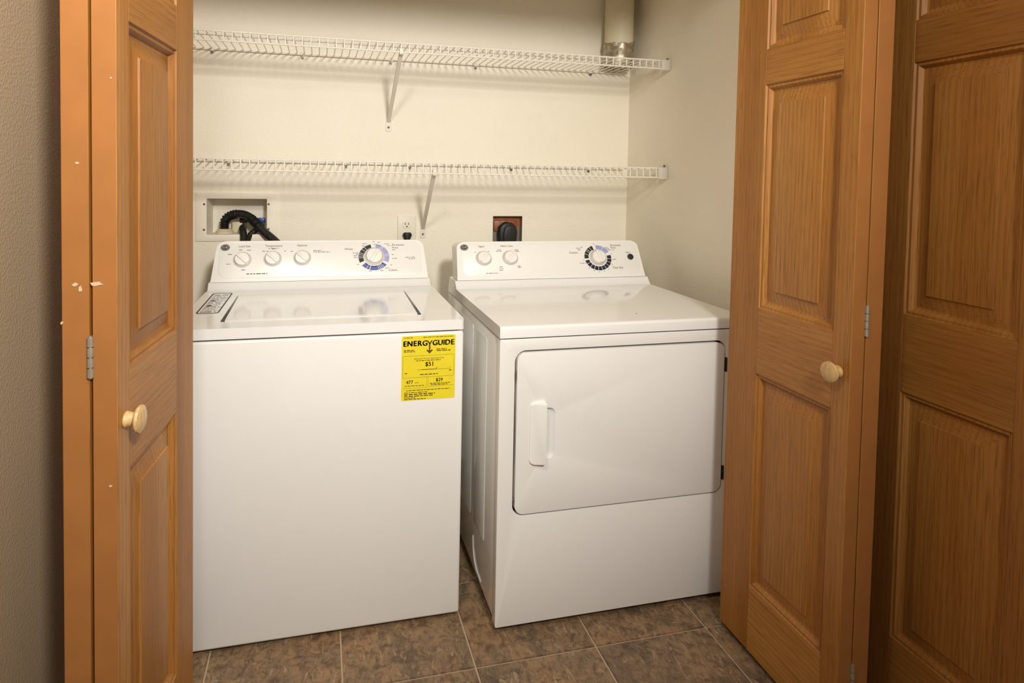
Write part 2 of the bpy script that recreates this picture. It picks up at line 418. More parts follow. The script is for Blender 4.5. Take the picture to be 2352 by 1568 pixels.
def door_knob(root, P, u, zc):
    # turned wooden knob standing off the face (axis = -w)
    prof = [(.0125, 0), (.0135, .002), (.0115, .010), (.0105, .016), (.0120, .0195), (.0205, .0215), (.0222, .0245), (.0215, .0285), (.0160, .0318), (.0080, .0332), (.0015, .0336)]
    n = 28; vs, fs = [], []
    for r, h in prof:
        for k in range(n): vs.append(P(u+r*math.cos(2*PI*k/n), -h*.80, zc+r*.93*math.sin(2*PI*k/n)))
    for i in range(len(prof)-1):
        for k in range(n): fs.append((i*n+k, i*n+(k+1) % n, (i+1)*n+(k+1) % n, (i+1)*n+k))
    fs += [tuple(range(n)), tuple(range((len(prof)-1)*n, len(prof)*n))]
    return B().raw(vs, fs).obj('knob', 'knobwood', root, smooth=True, label='pale turned wooden knob')
LEAFL = .3736
def bifold(name, label, p0, p1, side, t1, gap, t2, hz, knob_z, knob_u):
    d = Vector((p1[0]-p0[0], p1[1]-p0[1], 0)); ang = math.atan2(d.y, d.x); L = d.length
    root = thing(name, label, 'door', (p0[0], p0[1], 0), kind='structure', rotz=ang)
    s = side                                  # +1: face looks to local +Y ; -1: to local -Y
    P1 = lambda u, w, z: (u, -s*w, z)
    W2 = t1+gap+t2
    P2 = lambda u, w, z: (u, -s*(W2-w), z)
    make_leaf(root, L, t1, .0455, .105, P1); make_leaf(root, L, t2, .0455, .105, P2)
    for z in hz: hinge(root, P1, t1+gap/2, z)
    door_knob(root, P1, knob_u, knob_z)
    return root, P1
dL, PLf = bifold('door_1', 'oak bifold door folded open at the left, next to the washer', (-.6401, -.5375), (-.6065, -.1633), -1, .0335, .0040, .0365, (.8673, .19, 1.55), .7640, .028)
dR, PRf = bifold('door_2', 'oak bifold door folded open at the right, in front of the dryer', (.6416, -.5435), (.6443, -.1699), 1, .0310, .0028, .0370, (.8694, .155, 1.55), .7635, .029)
# paint chips on the left leaf edges
for (x, z, w, h, sd) in ((-.668, .9735, .011, .0035, 1), (-.6955, .973, .0045, .003, 2), (-.689, .9665, .0028, .006, 3), (-.7135, .918, .0022, .0025, 4), (-.692, 1.146, .0028, .002, 5), (-.650, .677, .003, .0018, 6), (-.647, 1.268, .002, .0016, 7)):
    r = random.Random(sd); pts = [(w*math.cos(a)*r.uniform(.55, 1.1), h*math.sin(a)*r.uniform(.5, 1.1)) for a in [2*PI*k/9 for k in range(9)]]
    lp = Vector((x+.6401, 0, 0)); b = B()
    wl = (-.6401-x)/math.cos(.0897)
    b.prism(pts, 0, .0006, lambda a, c, dd, wl=wl, z=z: PLf(-.0001-dd, wl+a, z+c)); b.obj('paint_chip', 'chip', dL)

# right-hand panel door standing along the hall wall
DL = .762; DF = .8262
dz = dict(bot=.012, pe=.1760, pd=.7030, pc=.8655, pb=1.3850, pa=1.4705, pt=1.690, top=1.780)
d3 = thing('door_3', 'six-panel oak door standing along the right wall, at the picture edge', 'door', (DF, -1.140, 0), kind='structure', rotz=PI/2)
PD = lambda u, w, z: (u, -w, z)
cols = (.110, .110+.2205, .432, .652)      # two columns of panels
for u0, u1 in ((0, .110), (.652, DL)):
    s = B(); edge_box(s, (u0, 0, dz['bot']), (u1, .0345, dz['top']), PD); s.obj('stile', ['oak_v', 'edge'], d3)
s = B(); edge_box(s, (.3305, 0, dz['pe']), (.432, .0345, dz['pt']), PD, .0006); s.obj('stile', ['oak_v', 'edge'], d3)
for z0, z1 in ((dz['bot'], dz['pe']), (dz['pt'], dz['top'])):
    s = B(); edge_box(s, (.110, 0, z0), (.652, .0345, z1), PD, .0006); s.obj('rail', ['oak_h', 'oak_h'], d3)
for u0, u1 in ((.110, .3305), (.432, .652)):
    for z0, z1 in ((dz['pd'], dz['pc']), (dz['pb'], dz['pa'])):
        s = B(); edge_box(s, (u0, 0, z0), (u1, .0345, z1), PD, .0006); s.obj('rail', ['oak_h', 'oak_h'], d3)
    for z0, z1 in ((dz['pe'], dz['pd']), (dz['pc'], dz['pb']), (dz['pa'], dz['pt'])):
        s = B(); panel_rings(s, u0, z0, u1, z1, PD); s.obj('panel', 'oak_v', d3)
s = B(); edge_box(s, (.1, .0152, .1), (.66, .0335, 1.70), PD, .0005); s.obj('core', ['oak_v', 'edge'], d3)

# ================================================================== WASHER
WZ = .7748
wash = thing('washing_machine', 'white top-load washing machine with a yellow sticker on its front', 'washer', (-.343, .3, 0))
b = B().box((-.686, 0, .0126), (0, .62, .7445), .007, 3); b.obj('cabinet', 'enamel', wash, smooth=True)
for x in (-.64, -.046):
    for y in (.05, .57): B().tube([(x, y, 0), (x, y, .016)], .016, 10).obj('foot', 'rubber', wash)
b = B().box((-.672, .012, .743), (-.014, .61, .7500)); b.obj('deck_seam_shade', 'darkgap', wash)  # dark slab that paints the shade in the seam under the deck
# deck plate with the lid opening
LX0, LX1, LY0, LY1 = -.5885, -.0980, .0655, .412
b = B().prism(rrect(-.687, -.002, .001, .474, .010, 3, (1, 1, 0, 0)), .7490, WZ, UPZ, bev=.005, seg=3, hole=rrect(LX0, LY0, LX1, LY1, .006, 3)[::-1])
deck = b.obj('top_deck', 'deckenamel', wash, smooth=True, angle=.9)
b = B().box((LX0-.01, LY0-.01, .7500), (LX1+.01, LY1+.01, .7525)); b.obj('lid_gap_shade', 'lidshade', wash)  # plate coloured as the shade inside the lid gaps
# lid : flat panel, front lip, finger scoop
b = B().prism([(LX0+.0125, LY0+.0022), (LX1-.0125, LY0+.0022), (LX1-.0100, LY0+.0050), (LX1-.0050, LY1-.0012), (LX0+.0050, LY1-.0012), (LX0+.0100, LY0+.0050)], .7540, WZ+.0016, UPZ, bev=.0035, seg=3)
b.box((LX0+.016, LY0+.0120, WZ+.0010), (LX1-.016, LY0+.0155, WZ+.0022), .0005, 1)
lid = b.obj('lid', 'deckenamel', wash, smooth=True, angle=.9, label='flat white top lid')
pts = [(-.215, LY0+.0015), (-.135, LY0+.0015), (-.150, LY0+.0105), (-.200, LY0+.0105)]
B().prism(pts, WZ+.0012, WZ+.0024, UPZ, bev=.0005, seg=1).obj('finger_grip', 'plastic', lid)
# splash (curved rise behind the deck)
def splash(b, x0, x1, yd, yc, zd, zc, yb, zb, bev=.004):
    prof = [(yd, zb), (yd, zd)]
    for k in range(1, 9):
        a = k/8; prof.append((yd+(yc-yd)*(.62*a+.38*a*a)*1.0, zd+(zc-zd)*(a**1.9)))
    prof += [(yb, zc), (yb, zb)]
    return b.prism(prof, x0, x1, lambda p, q, d: (d, p, q), bev=bev, seg=2)
b = splash(B(), -.684, -.002, .4738, .4993, WZ, .7968, .60, .7490); b.obj('splash_panel', 'deckenamel', wash, smooth=True, angle=.5)
# warning panel printed on the deck
pw = Print(lambda a, c: (a, c, WZ+.0004))
ol, il = [(-.6545, .178), (-.6625, .166), (-.6180, .166), (-.6085, .180), (-.6020, .436), (-.6085, .4475), (-.6540, .4475)], None
ol = rrect(-.6620, .166, -.6065, .446, .012, 4); il = rrect(-.6586, .1710, -.6099, .4410, .0100, 4)
n = len(ol); pw.geo('ink', ol+il, [(k, (k+1) % n, n+(k+1) % n, n+k) for k in range(n)])
for k in range(17):
    yy = .185+k*.0145; pw.micro('greyink' if k % 5 else 'ink', -.654, yy, .038+.006*math.sin(k*2.1), .0042 if k % 4 else .007, k)
for k, (xx, yy) in enumerate(((-.650, .262), (-.650, .330))): pw.arc('ink', xx+.006, yy, .002, .0068, 0, 360)
pw.build(deck, 'warning_print')

# ---- consoles (shared by washer and dryer)
class Console:
    def __init__(s, root, x0, x1, y0, z0, dy, dz_, ybk, zb, taperL, taperR, body, insx0, insx1):
        s.L = math.hypot(dy, dz_); s.e = Vector((0, dy, dz_))/s.L; s.n = Vector((0, -dz_, dy))/s.L; s.o = Vector((0, y0, z0)); s.root = root
        # outline in (x,t) with rounded top corners, pushed straight back
        r = .030; out = [(x0, 0), (x1, 0)]
        xr, xl = x1-taperR, x0+taperL
        for k in range(9):
            a = .5*PI*k/8; out.append((xr-r+r*math.cos(a), s.L-r*.8+r*.8*math.sin(a)))
        for k in range(9):
            a = .5*PI+.5*PI*k/8; out.append((xl+r+r*math.cos(a), s.L-r*.8+r*.8*math.sin(a)))
        depth = .075
        mp = lambda a, t, d: tuple(s.P(a, t, 0) + Vector((0, (depth-d), -.10*(depth-d)*(t/s.L))))
        b = B().prism(out, 0, depth, mp, bev=.006, seg=3)
        s.body = b.obj(body, 'plastic', root, smooth=True, angle=.5)
        ins = rrect(insx0, .012, insx1, s.L-.006, .026, 7)
        b = B().prism(ins, -.002, .0016, lambda a, t, d: tuple(s.P(a, t, d)), bev=.0014, seg=2)
        s.insert = b.obj('control_panel', 'plastic', s.body, smooth=True, angle=.5)
        s.pr = Print(lambda a, t: tuple(s.P(a, t, .0021)))
    def P(s, x, t, h): return s.o + Vector((x, 0, 0)) + s.e*t + s.n*h
    def xf(s, x, tf, h=.0016):
        m = Matrix((Vector((1, 0, 0)), s.e, s.n)).transposed().to_4x4(); m.translation = s.P(x, tf*s.L, h); return m
    def knob(s, x, tf, r, ang, bez=True):
        m = s.xf(x, tf); q = .93
        b = B().lathe([(r*1.26, 0), (r*1.24, .0012), (r*1.06, .0014)], 28, m, q); bz = b.obj('dial_bezel', 'bezel', s.root, smooth=True)
        b = B().lathe([(r*1.06, .0013), (r*1.06, .0022), (r, .0026), (r*.985, .009), (r*.93, .0115), (r*.3, .0122)], 32, m, q)
        k = b.obj('control_knob', 'knobp', s.root, smooth=True, angle=.5)
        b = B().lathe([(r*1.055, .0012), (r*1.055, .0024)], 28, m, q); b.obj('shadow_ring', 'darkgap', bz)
        g = rrect(-r*.93, -r*.21, r*1.02, r*.21, r*.2, 4); ca, sa = math.cos(math.radians(ang)), math.sin(math.radians(ang))
        b = B().prism([(p*ca-w*sa, (p*sa+w*ca)*q) for p, w in g], .0105, .0175, lambda a, c, d: tuple(m @ Vector((a, c, d))), bev=.0022, seg=2)
        b.obj('grip', 'knobp', k, smooth=True, angle=.5)
        return k
    def badge(s, x, tf, r=.0135, tilt=.8):
        m = s.xf(x, tf)
        bd = B().lathe([(r, 0), (r, .0016), (r*.93, .0024)], 26, m, tilt).obj('badge', 'galv', s.root, smooth=True, label='small round dark emblem badge')
        B().lathe([(r*.88, .0020), (r*.86, .0027)], 26, m, tilt).obj('badge_face', 'ink', bd)
        pp = Print(lambda a, c: tuple(m @ Vector((a, c, .0030))))
        pp.text('bezel', 'GE', 0, 0, r*.95, squash=tilt); pp.arc('bezel', 0, 0, r*.70, r*.76, 0, 360, tilt); pp.build(bd, 'emblem')
wc = Console(wash, -.679, -.0075, .4993, .7978, .060, .1200, .60, .75, .010, .010, 'console', -.660, -.026)
L = wc.L
wc.badge(-.6425, .835)
for kx, tf in ((-.5905, .535), (-.5000, .548), (-.4100, .560)): wc.knob(kx, tf, .0222, 135)
pr = wc.pr
pr.text('ink', 'Load Size', -.586, .862*L, .0092); pr.text('ink', 'Temperature', -.498, .866*L, .0098); pr.micro('greyink', -.514, .805*L, .032, .0030, 3); pr.text('ink', 'Options', -.411, .872*L, .0096)
for k, (x, tf, l) in enumerate(((-.634, .665, .013), (-.636, .43, .012), (-.592, .285, .012), (-.578, .765, .012), (-.602, .775, .010), (-.532, .735, .008), (-.520, .735, .006), (-.504, .79, .011), (-.466, .735, .009), (-.446, .725, .007), (-.376, .735, .026), (-.376, .70, .052))):
    pr.micro('greyink', x, tf*L, l, .0034, 20+k)
pr.arc('greyink', -.410, .560*L, .0235, .0275, -8, 40, .93)
pr.micro('ink', -.576, .185*L, .062, .0034, 41)
cx, ct, q = -.1830, .552, .90
ROT = ((102, 128), (130, 141), (143, 158), (160, 166), (168, 174), (176, 182), (184, 204))
for a0, a1 in ROT: pr.arc('ink', cx, ct*L, .0345, .0500, a0, a1, q)
for a0, a1 in ((-24, 6), (8, 14), (16, 50), (52, 57), (59, 82)): pr.arc('lilac', cx, ct*L, .0345, .0500, a0, a1, q)
pr.arc('greyink', cx, ct*L, .0490, .0505, 60, 92, q)
for a0, a1 in ((218, 238), (240, 250), (253, 288), (290, 295), (297, 302), (304, 309), (311, 324)):
    pr.arc('blue', cx, ct*L, .0345, .0500, a0, a1, q); pr.arc('navy', cx, ct*L, .0340, .0375, a0, a1, q)
wc.knob(cx+.0005, ct+.02, .0265, 58)
tr = math.radians(-20); pr.geo('ink', [(cx+.0305*math.cos(tr+.16), ct*L+.0305*q*math.sin(tr+.16)), (cx+.0345*math.cos(tr-.05), ct*L+.0345*q*math.sin(tr-.05)), (cx+.0285*math.cos(tr-.16), ct*L+.0285*q*math.sin(tr-.16))], [(0, 1, 2)])
pr.text('ink', 'Whites', -.2640, .765*L, .0092); pr.text('ink', 'Permanent', -.1230, .862*L, .0092, 'LEFT'); pr.text('ink', 'Press', -.1230, .790*L, .0092, 'LEFT'); pr.text('ink', 'Colors', -.1225, .212*L, .0098)
for k, (x, tf, l) in enumerate(((-.252, .665, .022), (-.242, .628, .010), (-.250, .59, .017), (-.248, .545, .015), (-.186, .955, .006), (-.170, .935, .010), (-.148, .89, .014), (-.138, .85, .010), (-.220, .90, .016), (-.222, .845, .010), (-.123, .735, .010), (-.125, .61, .008), (-.124, .51, .016), (-.148, .27, .012), (-.164, .205, .010), (-.200, .20, .010), (-.238, .37, .006), (-.130, .345, .005), (-.0800, .535, .032), (-.0700, .495, .024))):
    pr.micro('greyink', x, tf*L, l, .0030, 60+k)
pr.build(wc.insert)

# yellow cost sticker on the front
st = B().prism(rrect(-.1575, .5755, -.0215, .7372, .004, 3), 0, .0006, FRONT(0)).obj('sticker', 'yellow', wash, label='yellow energy cost sticker with dark print')
pe = Print(lambda a, c: (a, -.0009, c))
SX0, SX1, SZ0, SZ1 = -.1575, -.0215, .5755, .7372; SW = SX1-SX0
# heavy heading, its Y drawn as a down arrow
hz = .7170
for t, x in (('E', -.1502), ('N', -.1378), ('E', -.1250), ('R', -.1135), ('G', -.1000), ('G', -.0745), ('U', -.0610), ('I', -.0518), ('D', -.0425), ('E', -.0300)):
    pe.text('brownink', t, x, hz, .0186, squash=1.0, bold=.0024)
pe.geo('brownink', [(-.0952, .7240), (-.0912, .7240), (-.0857, .7165), (-.0857, .6975), (-.0893, .6975), (-.0893, .7160)], [(0, 1, 2, 3, 4, 5)])
pe.geo('brownink', [(-.0798, .7240), (-.0838, .7240), (-.0884, .7170), (-.0862, .7145)], [(0, 1, 2, 3)])
pe.geo('brownink', [(-.0875, .6915), (-.0958, .6995), (-.0932, .7020), (-.0875, .6966), (-.0818, .7020), (-.0792, .6995)], [(0, 1, 2, 3), (0, 3, 4, 5)])
pe.micro('brownink', -.152, .7330, .022, .0022, 1); pe.micro('brownink', -.104, .7330, .078, .0022, 2)
pe.micro('brownink', -.152, .7015, .025, .0028, 3); pe.micro('brownink', -.152, .6980, .031, .0028, 4); pe.micro('brownink', -.070, .7020, .026, .0028, 5); pe.micro('brownink', -.070, .6980, .036, .0032, 6)
pe.bar('brownink', -.154, .6868, -.025, .6873); pe.bar('brownink', -.1545, .6868, -.154, .635); pe.bar('brownink', -.025, .6873, -.0245, .635)
pe.text('brownink', 'Estimated Yearly Operating Cost', -.0885, .6795, .0056); pe.micro('brownink', -.121, .6745, .064, .0024, 7)
pe.text('brownink', '$51', -.0870, .6645, .0150, bold=.0008)
pe.bar('brownink', -.118, .6510, -.034, .6516); pe.bar('brownink', -.108, .6512, -.068, .6523); pe.bar('brownink', -.0345, .6510, -.0339, .6575); pe.geo('brownink', [(-.0705, .6560), (-.0675, .6560), (-.0690, .6535)], [(0, 1, 2)])
pe.micro('brownink', -.149, .6440, .006, .003, 8); pe.micro('brownink', -.037, .6470, .006, .003, 9); pe.micro('brownink', -.111, .6395, .045, .0030, 10)
pe.bar('brownink', -.154, .6325, -.025, .6330); pe.bar('brownink', -.154, .6060, -.094, .6064); pe.bar('brownink', -.090, .6085, -.025, .6089); pe.bar('brownink', -.0940, .6064, -.0936, .6325); pe.bar('brownink', -.0904, .6089, -.0900, .6325)
pe.text('brownink', '477', -.1370, .6210, .0118, bold=.0006); pe.text('brownink', 'kWh', -.1190, .6192, .0050); pe.text('brownink', '$29', -.0620, .6235, .0118, bold=.0006)
pe.micro('brownink', -.149, .6120, .048, .0022, 11); pe.micro('brownink', -.086, .6155, .052, .0024, 12); pe.micro('brownink', -.083, .6120, .044, .0024, 13)
pe.micro('brownink', -.145, .6005, .110, .0024, 14); pe.micro('brownink', -.150, .5950, .058, .0024, 15); pe.micro('brownink', -.150, .5905, .078, .0036, 16); pe.micro('brownink', -.150, .5860, .072, .0030, 17); pe.micro('brownink', -.150, .5820, .028, .0024, 18); pe.micro('brownink', -.150, .5785, .054, .0026, 19)
pe.build(st)

# ================================================================== DRYER
DX0, DX1, DY, DZ = .0715, .7575, -.0833, .7717
dry = thing('dryer', 'white front-load tumble dryer with a side-hinged door', 'dryer', (.4145, .25, 0))
b = B().box((DX0+.0015, DY+.030, .0260), (DX1-.0015, .56, .7385), .005, 2); cab = b.obj('cabinet', 'enamel', dry, smooth=True)
for x in (DX0+.05, DX1-.05):
    for y in (DY+.06, .50): B().tube([(x, y, 0), (x, y, .030)], .016, 10).obj('foot', 'rubber', dry)
# front panel with a door opening
HO = (.1105, .2965, .7000, .7105); HR = .028
b = B().prism(rrect(DX0, .0197, DX1, .7395, .004, 2), 0, .0265, FRONT(DY+.0265), bev=.0045, seg=3, hole=rrect(*HO, HR, 8)[::-1])
b.obj('front_panel', 'enamel', dry, smooth=True, angle=.7)
B().box((HO[0]-.01, DY+.016, HO[1]-.01), (HO[2]+.01, DY+.020, HO[3]+.01)).obj('door_gap_shade', 'darkgap', dry)  # dark sheet putting shade into the gap round the door
# stamped panels on the left side
for (y0, z0, y1, z1) in ((.040, .163, .150, .711), (.190, .158, .40, .712)):
    B().prism(rrect(y0, z0, y1, z1, .012, 4), 0, .0022, lambda a, c, d: (DX0+.0015-d, a, c), bev=.0018, seg=2).obj('stamped_panel', 'enamel', cab, smooth=True, angle=.5)
B().tube([(DX0+.001, .156-.006*0, .118), (DX0+.001, .150, .085), (DX0+.001, .132, .058), (DX0+.001, .105, .046), (DX0+.001, .062, .044)], .0022, 8).obj('stamped_rib', 'enamel', cab)
# door
go = .0052; DO = (HO[0]+go, HO[1]+go, HO[2]-go, HO[3]-go)
PK = rrect(.178, .4370, .2175, .5645, .016, 6, (.3, 1, 1, .3))
b = B().prism(rrect(*DO, HR-go, 8), 0, .0195, FRONT(DY+.016), bev=.0045, seg=3, hole=PK[::-1])
ddoor = b.obj('door', 'enamel', dry, smooth=True, angle=.7)
# scooped pocket beside the pull
vs, fs = [], []; n = len(PK); mx = (.1785, .5008)
RG = ((1.0, 1.0, 0), (.97, .995, .0010), (.86, .985, .0050), (.66, .970, .0085), (.40, .955, .0105), (.12, .940, .0110))
for sx_, sz_, dp in RG:
    for p in PK: vs.append((mx[0]+(p[0]-mx[0])*sx_, DY-.0036+dp, mx[1]+(p[1]-mx[1])*sz_))
for i in range(len(RG)-1):
    for k in range(n): fs.append((i*n+k, i*n+(k+1) % n, (i+1)*n+(k+1) % n, (i+1)*n+k))
fs.append(tuple(range((len(RG)-1)*n, len(RG)*n))); B().raw(vs, fs).obj('handle_pocket', 'enamel', ddoor, smooth=True, angle=.9)
# pull: a wedge that rises towards the pocket
hw = rrect(.1500, .4262, .1905, .5805, .012, 6, (1, .5, .15, 1)); vs, fs = [], []; n = len(hw); yf = DY-.0035
def hh(x): return .002 + .0135*max(0, min(1, (x-.1500)/.040))**.75
for lv in range(4):
    for (x, z) in hw:
        s_ = (1, 1, .985, .95)[lv]; xx = .1715+(x-.1715)*(1 if lv < 2 else (.985 if lv == 2 else .93)); zz = .5033+(z-.5033)*s_
        vs.append((xx, yf+.001 if lv == 0 else yf-hh(x)*(.72 if lv == 1 else .95 if lv == 2 else 1.0), zz))
for i in range(3):
    for k in range(n): fs.append((i*n+k, i*n+(k+1) % n, (i+1)*n+(k+1) % n, (i+1)*n+k))
fs += [tuple(range(n)), tuple(range(3*n, 4*n))]
B().raw(vs, fs).obj('handle', 'plastic', ddoor, smooth=True, angle=.8, label='white moulded pull handle')
for z in (.645, .351):
    hg = B().box((.6985, DY-.0030, z-.019), (.7045, DY+.006, z+.019), .0012, 2)
    hg.obj('door_hinge', 'darkgap', dry, label='small dark door hinge')
for z in (.655, .645, .335): B().box((.1098, DY-.0012, z-.006), (.1135, DY+.010, z+.006), .0008, 1).obj('door_catch', 'galv', dry)
# deck with the rise behind, one pressed sheet
prof = [(DY-.002, .7430)]
for k in range(5):
    a = PI+.5*PI*k/4; prof.append((DY-.002+.008+.008*math.cos(a), DZ-.008-.008*math.sin(a)))
yd, yc, zc = .4145, .4398, .7950
prof += [(yd, DZ)]
for k in range(1, 9):
    a = k/8; prof.append((yd+(yc-yd)*(.62*a+.38*a*a), DZ+(zc-DZ)*(a**1.9)))
prof += [(.53, zc), (.55, .7430)]
b = B().prism(prof, DX0-.001, DX1+.001, lambda p, q_, d: (d, p, q_))
bmesh.ops.bevel(b.bm, geom=[e for e in b.bm.edges if len(e.link_faces) == 2 and (abs(e.link_faces[0].normal.x) > .9) != (abs(e.link_faces[1].normal.x) > .9)], offset=.004, segments=2, affect='EDGES', profile=.5)
b.obj('top_deck', 'deckenamel', dry, smooth=True, angle=.5)
B().box((DX0+.010, DY+.006, .7375), (DX1-.010, .54, .7435)).obj('deck_seam_shade', 'darkgap', dry)  # dark filler, shade of the seam below the dryer top
dc = Console(dry, DX0+.007, DX1-.007, yc, .7962, .060, .1195, .53, .76, .006, .006, 'console', .098, .738)
L = dc.L
dc.badge(.1100, .845)
dc.knob(.1735, .557, .0222, 47); dc.knob(.2655, .560, .0222, 47)
pr = dc.pr
pr.text('ink', 'Signal', .1690, .868*L, .0088); pr.text('ink', 'Fabric Care', .2570, .872*L, .0092)
for k, (x, tf, l) in enumerate(((.144, .72, .005), (.190, .735, .006), (.218, .74, .020), (.224, .775, .012), (.283, .765, .014), (.286, .725, .016), (.224, .33, .012), (.224, .285, .012), (.222, .24, .014), (.287, .335, .014), (.289, .30, .012), (.176, .165, .042))):
    pr.micro('greyink', x, tf*L, l, .0032, 120+k)
cx, ct, q = .5830, .525, .92
for a0, a1 in ((108, 122), (124, 136), (138, 144), (146, 160), (162, 183)): pr.arc('ink', cx, ct*L, .0345, .0500, a0, a1, q)
for a0, a1 in ((28, 58), (60, 92)): pr.arc('lilac', cx, ct*L, .0345, .0500, a0, a1, q)
segs = [(192, 208), (210, 226), (228, 244), (246, 263), (265, 281), (283, 299), (301, 317), (319, 335), (337, 353), (355, 372)]
for a0, a1 in segs: pr.arc('navy', cx, ct*L, .0345, .0500, a0, a1, q)
for k, a in enumerate((225, 246, 266, 286, 306, 330, 350, 15, 98, 190)):
    pr.text('greyink', '', 0, 0, .004) if False else pr.micro('greyink', cx+.0560*math.cos(math.radians(a))-.002, ct*L+.0560*q*math.sin(math.radians(a)), .004, .003, 150+k)
dc.knob(cx+.001, ct+.01, .0250, 102)
tr = math.radians(112); pr.geo('navy', [(cx+.0290*math.cos(tr), ct*L+.0290*q*math.sin(tr)), (cx+.0345*math.cos(tr-.06), ct*L+.0345*q*math.sin(tr-.06)), (cx+.0345*math.cos(tr+.08), ct*L+.0345*q*math.sin(tr+.08))], [(0, 1, 2)])
pr.text('ink', 'Cottons', .4950, .672*L, .0096); pr.text('ink', 'Permanent', .6580, .862*L, .0092); pr.text('ink', 'Press', .6470, .795*L, .0092); pr.text('ink', 'Time Dry', .6520, .245*L, .0100); pr.text('ink', 'Start', .7010, .660*L, .0086)
for k, (x, tf, l) in enumerate(((.508, .79, .018), (.512, .745, .014), (.525, .82, .010), (.615, .80, .012), (.620, .765, .014), (.628, .735, .022), (.512, .385, .024), (.640, .48, .010))): pr.micro('greyink', x, tf*L, l, .0030, 170+k)
pr.build(dc.insert)
m = dc.xf(.7065, .535)
B().lathe([(.0112, 0), (.0112, .003), (.0095, .0040), (.003, .0042)], 22, m, .95).obj('start_button', 'ink', dry, smooth=True, label='round dark start button')
B().tube([(.479, -.002, DZ-.0005), (.479, -.002, DZ+.0012)], .0022, 8).obj('deck_chip', 'greyink', dry)

# ================================================================== SHELVES
SY0, SY1, WR = WALLY-.3027, WALLY-.0075, .0021
def wire_shelf(z, lip, phase, label, clips):
    root = thing('wire_shelf', label, 'shelf', (.03, WALLY-.15, z), 'ventilated wire shelves on the back wall')
    xa, xb = XL+.006, XR-.026
    B().tube([(xa, SY0, z), (xb, SY0, z)], .0028, 8).obj('front_rod', 'wire', root)
    B().tube([(xa, SY0, z-lip), (xb, SY0, z-lip)], .0028, 8).obj('lip_rod', 'wire', root)
    B().tube([(xa, SY1-.002, z-.0030), (xb, SY1-.002, z-.0030)], .0030, 8).obj('back_rod', 'wire', root)
    B().tube([(xa, SY0+.046, z-.0040), (xb, SY0+.046, z-.0040)], .0024, 8).obj('support_rod', 'wire', root)
    b = B().tube([(0, SY1, z), (0, SY0+.004, z+.0004), (0, SY0-.0022, z-.0012), (0, SY0-.0030, z-.006), (0, SY0-.0030, z-lip-.001)], WR*.95, 6)
    w0 = b.obj('cross_wire', 'wire', root); x = phase
    while x - .0257 > xa: x -= .0257
    first = True
    while x < xb:
        o = w0 if first else bpy.data.objects.new('cross_wire', w0.data)
        if not first: COL.objects.link(o); o.parent = root
        o.location = (x, 0, 0); first = False; x += .0257
    # mesh was built at x=0 in world terms, shift to root frame handled by origin subtraction
    for cx_, in clips:
        b = B().box((cx_-.006, WALLY-.011, z-.010), (cx_+.006, WALLY-.0005, z+.006), .002, 1)
        c = b.obj('wall_clip', 'bracket', root)
        B().tube([(cx_, WALLY-.014, z-.013), (cx_, WALLY-.0008, z-.013)], .0042, 8).obj('clip_screw', 'screw', c)
    return root
wire_shelf(1.5607, .029, -.7220, 'white wire shelf high on the back wall, nearest the ceiling', [(-.7223,), (-.4203,), (-.1055,), (.2165,), (.6888,)])
wire_shelf(1.1756, .034, -.7220, 'lower white wire shelf just above the machines', [(-.6675,), (-.2645,), (-.0306,), (.3654,), (.6896,)])
def strut(xw, zw, xf_, zf, label):
    root = thing('shelf_bracket', label, 'bracket', (xw, WALLY, zw), 'diagonal shelf supports')
    a, c = Vector((xw, WALLY-.008, zw)), Vector((xf_, SY0+.006, zf))
    # U-channel strut
    d = (c-a).normalized(); sx = d.cross(Vector((1, 0, 0))).normalized(); ux = sx.cross(d).normalized()
    w, h, tt = .0062, .0090, .0016; b = B()
    sec = [(-w, 0), (w, 0), (w, h), (w-tt, h), (w-tt, tt), (-w+tt, tt), (-w+tt, h), (-w, h)]
    vs = [tuple(p+ux*s0+sx*s1) for p in (a, c) for s0, s1 in sec]; n = 8
    b.raw(vs, [(k, (k+1) % n, n+(k+1) % n, n+k) for k in range(n)]+[(0, 1, 4, 5), (1, 2, 3, 4), (0, 5, 6, 7), (8, 9, 12, 13), (9, 10, 11, 12), (8, 13, 14, 15)])
    b.obj('strut', 'bracket', root)
    B().box((xf_-.007, SY0-.0065, zf-.004), (xf_+.007, SY0+.012, zf+.016), .002, 2).obj('hook', 'bracket', root)
    f = B().prism(rrect(xw-.0105, zw-.036, xw+.0105, zw+.010, .006, 4), 0, .0030, FRONT(WALLY), bev=.001, seg=1).obj('foot_plate', 'bracket', root)
    B().lathe([(.0042, 0), (.0042, .0016), (.002, .0028)], 10, Matrix.Translation((xw, WALLY-.0030, zw-.020)) @ Matrix.Rotation(PI/2, 4, 'X')).obj('screw', 'screw', f)
strut(-.1118, 1.330, -.1045, 1.528, 'diagonal metal strut holding up the high shelf')
strut(.0224, .9330, .0105, 1.139, 'diagonal metal strut holding up the lower shelf, right of the wall outlet')
def end_bracket(z, lip, label):
    root = thing('shelf_end_bracket', label, 'bracket', (XR, SY0, z), 'shelf end brackets on the right wall')
    b = B().box((XR-.036, SY0-.0085, z-lip-.006), (XR-.001, SY0+.014, z+.0035), .003, 2).box((XR-.004, SY0-.006, z-lip-.003), (XR-.0005, SY0+.05, z+.012), .001, 1)
    b.obj('cap', 'bracket', root, smooth=True, angle=.5)
    B().lathe([(.0046, 0), (.0046, .002), (.002, .0035)], 10, Matrix.Translation((XR-.004, SY0+.012, z+.008)) @ Matrix.Rotation(-PI/2, 4, 'Y')).obj('screw', 'screw', root)
end_bracket(1.5607, .029, 'white end cap bracket of the high shelf on the right wall')
end_bracket(1.1756, .034, 'white end cap bracket of the lower shelf on the right wall')

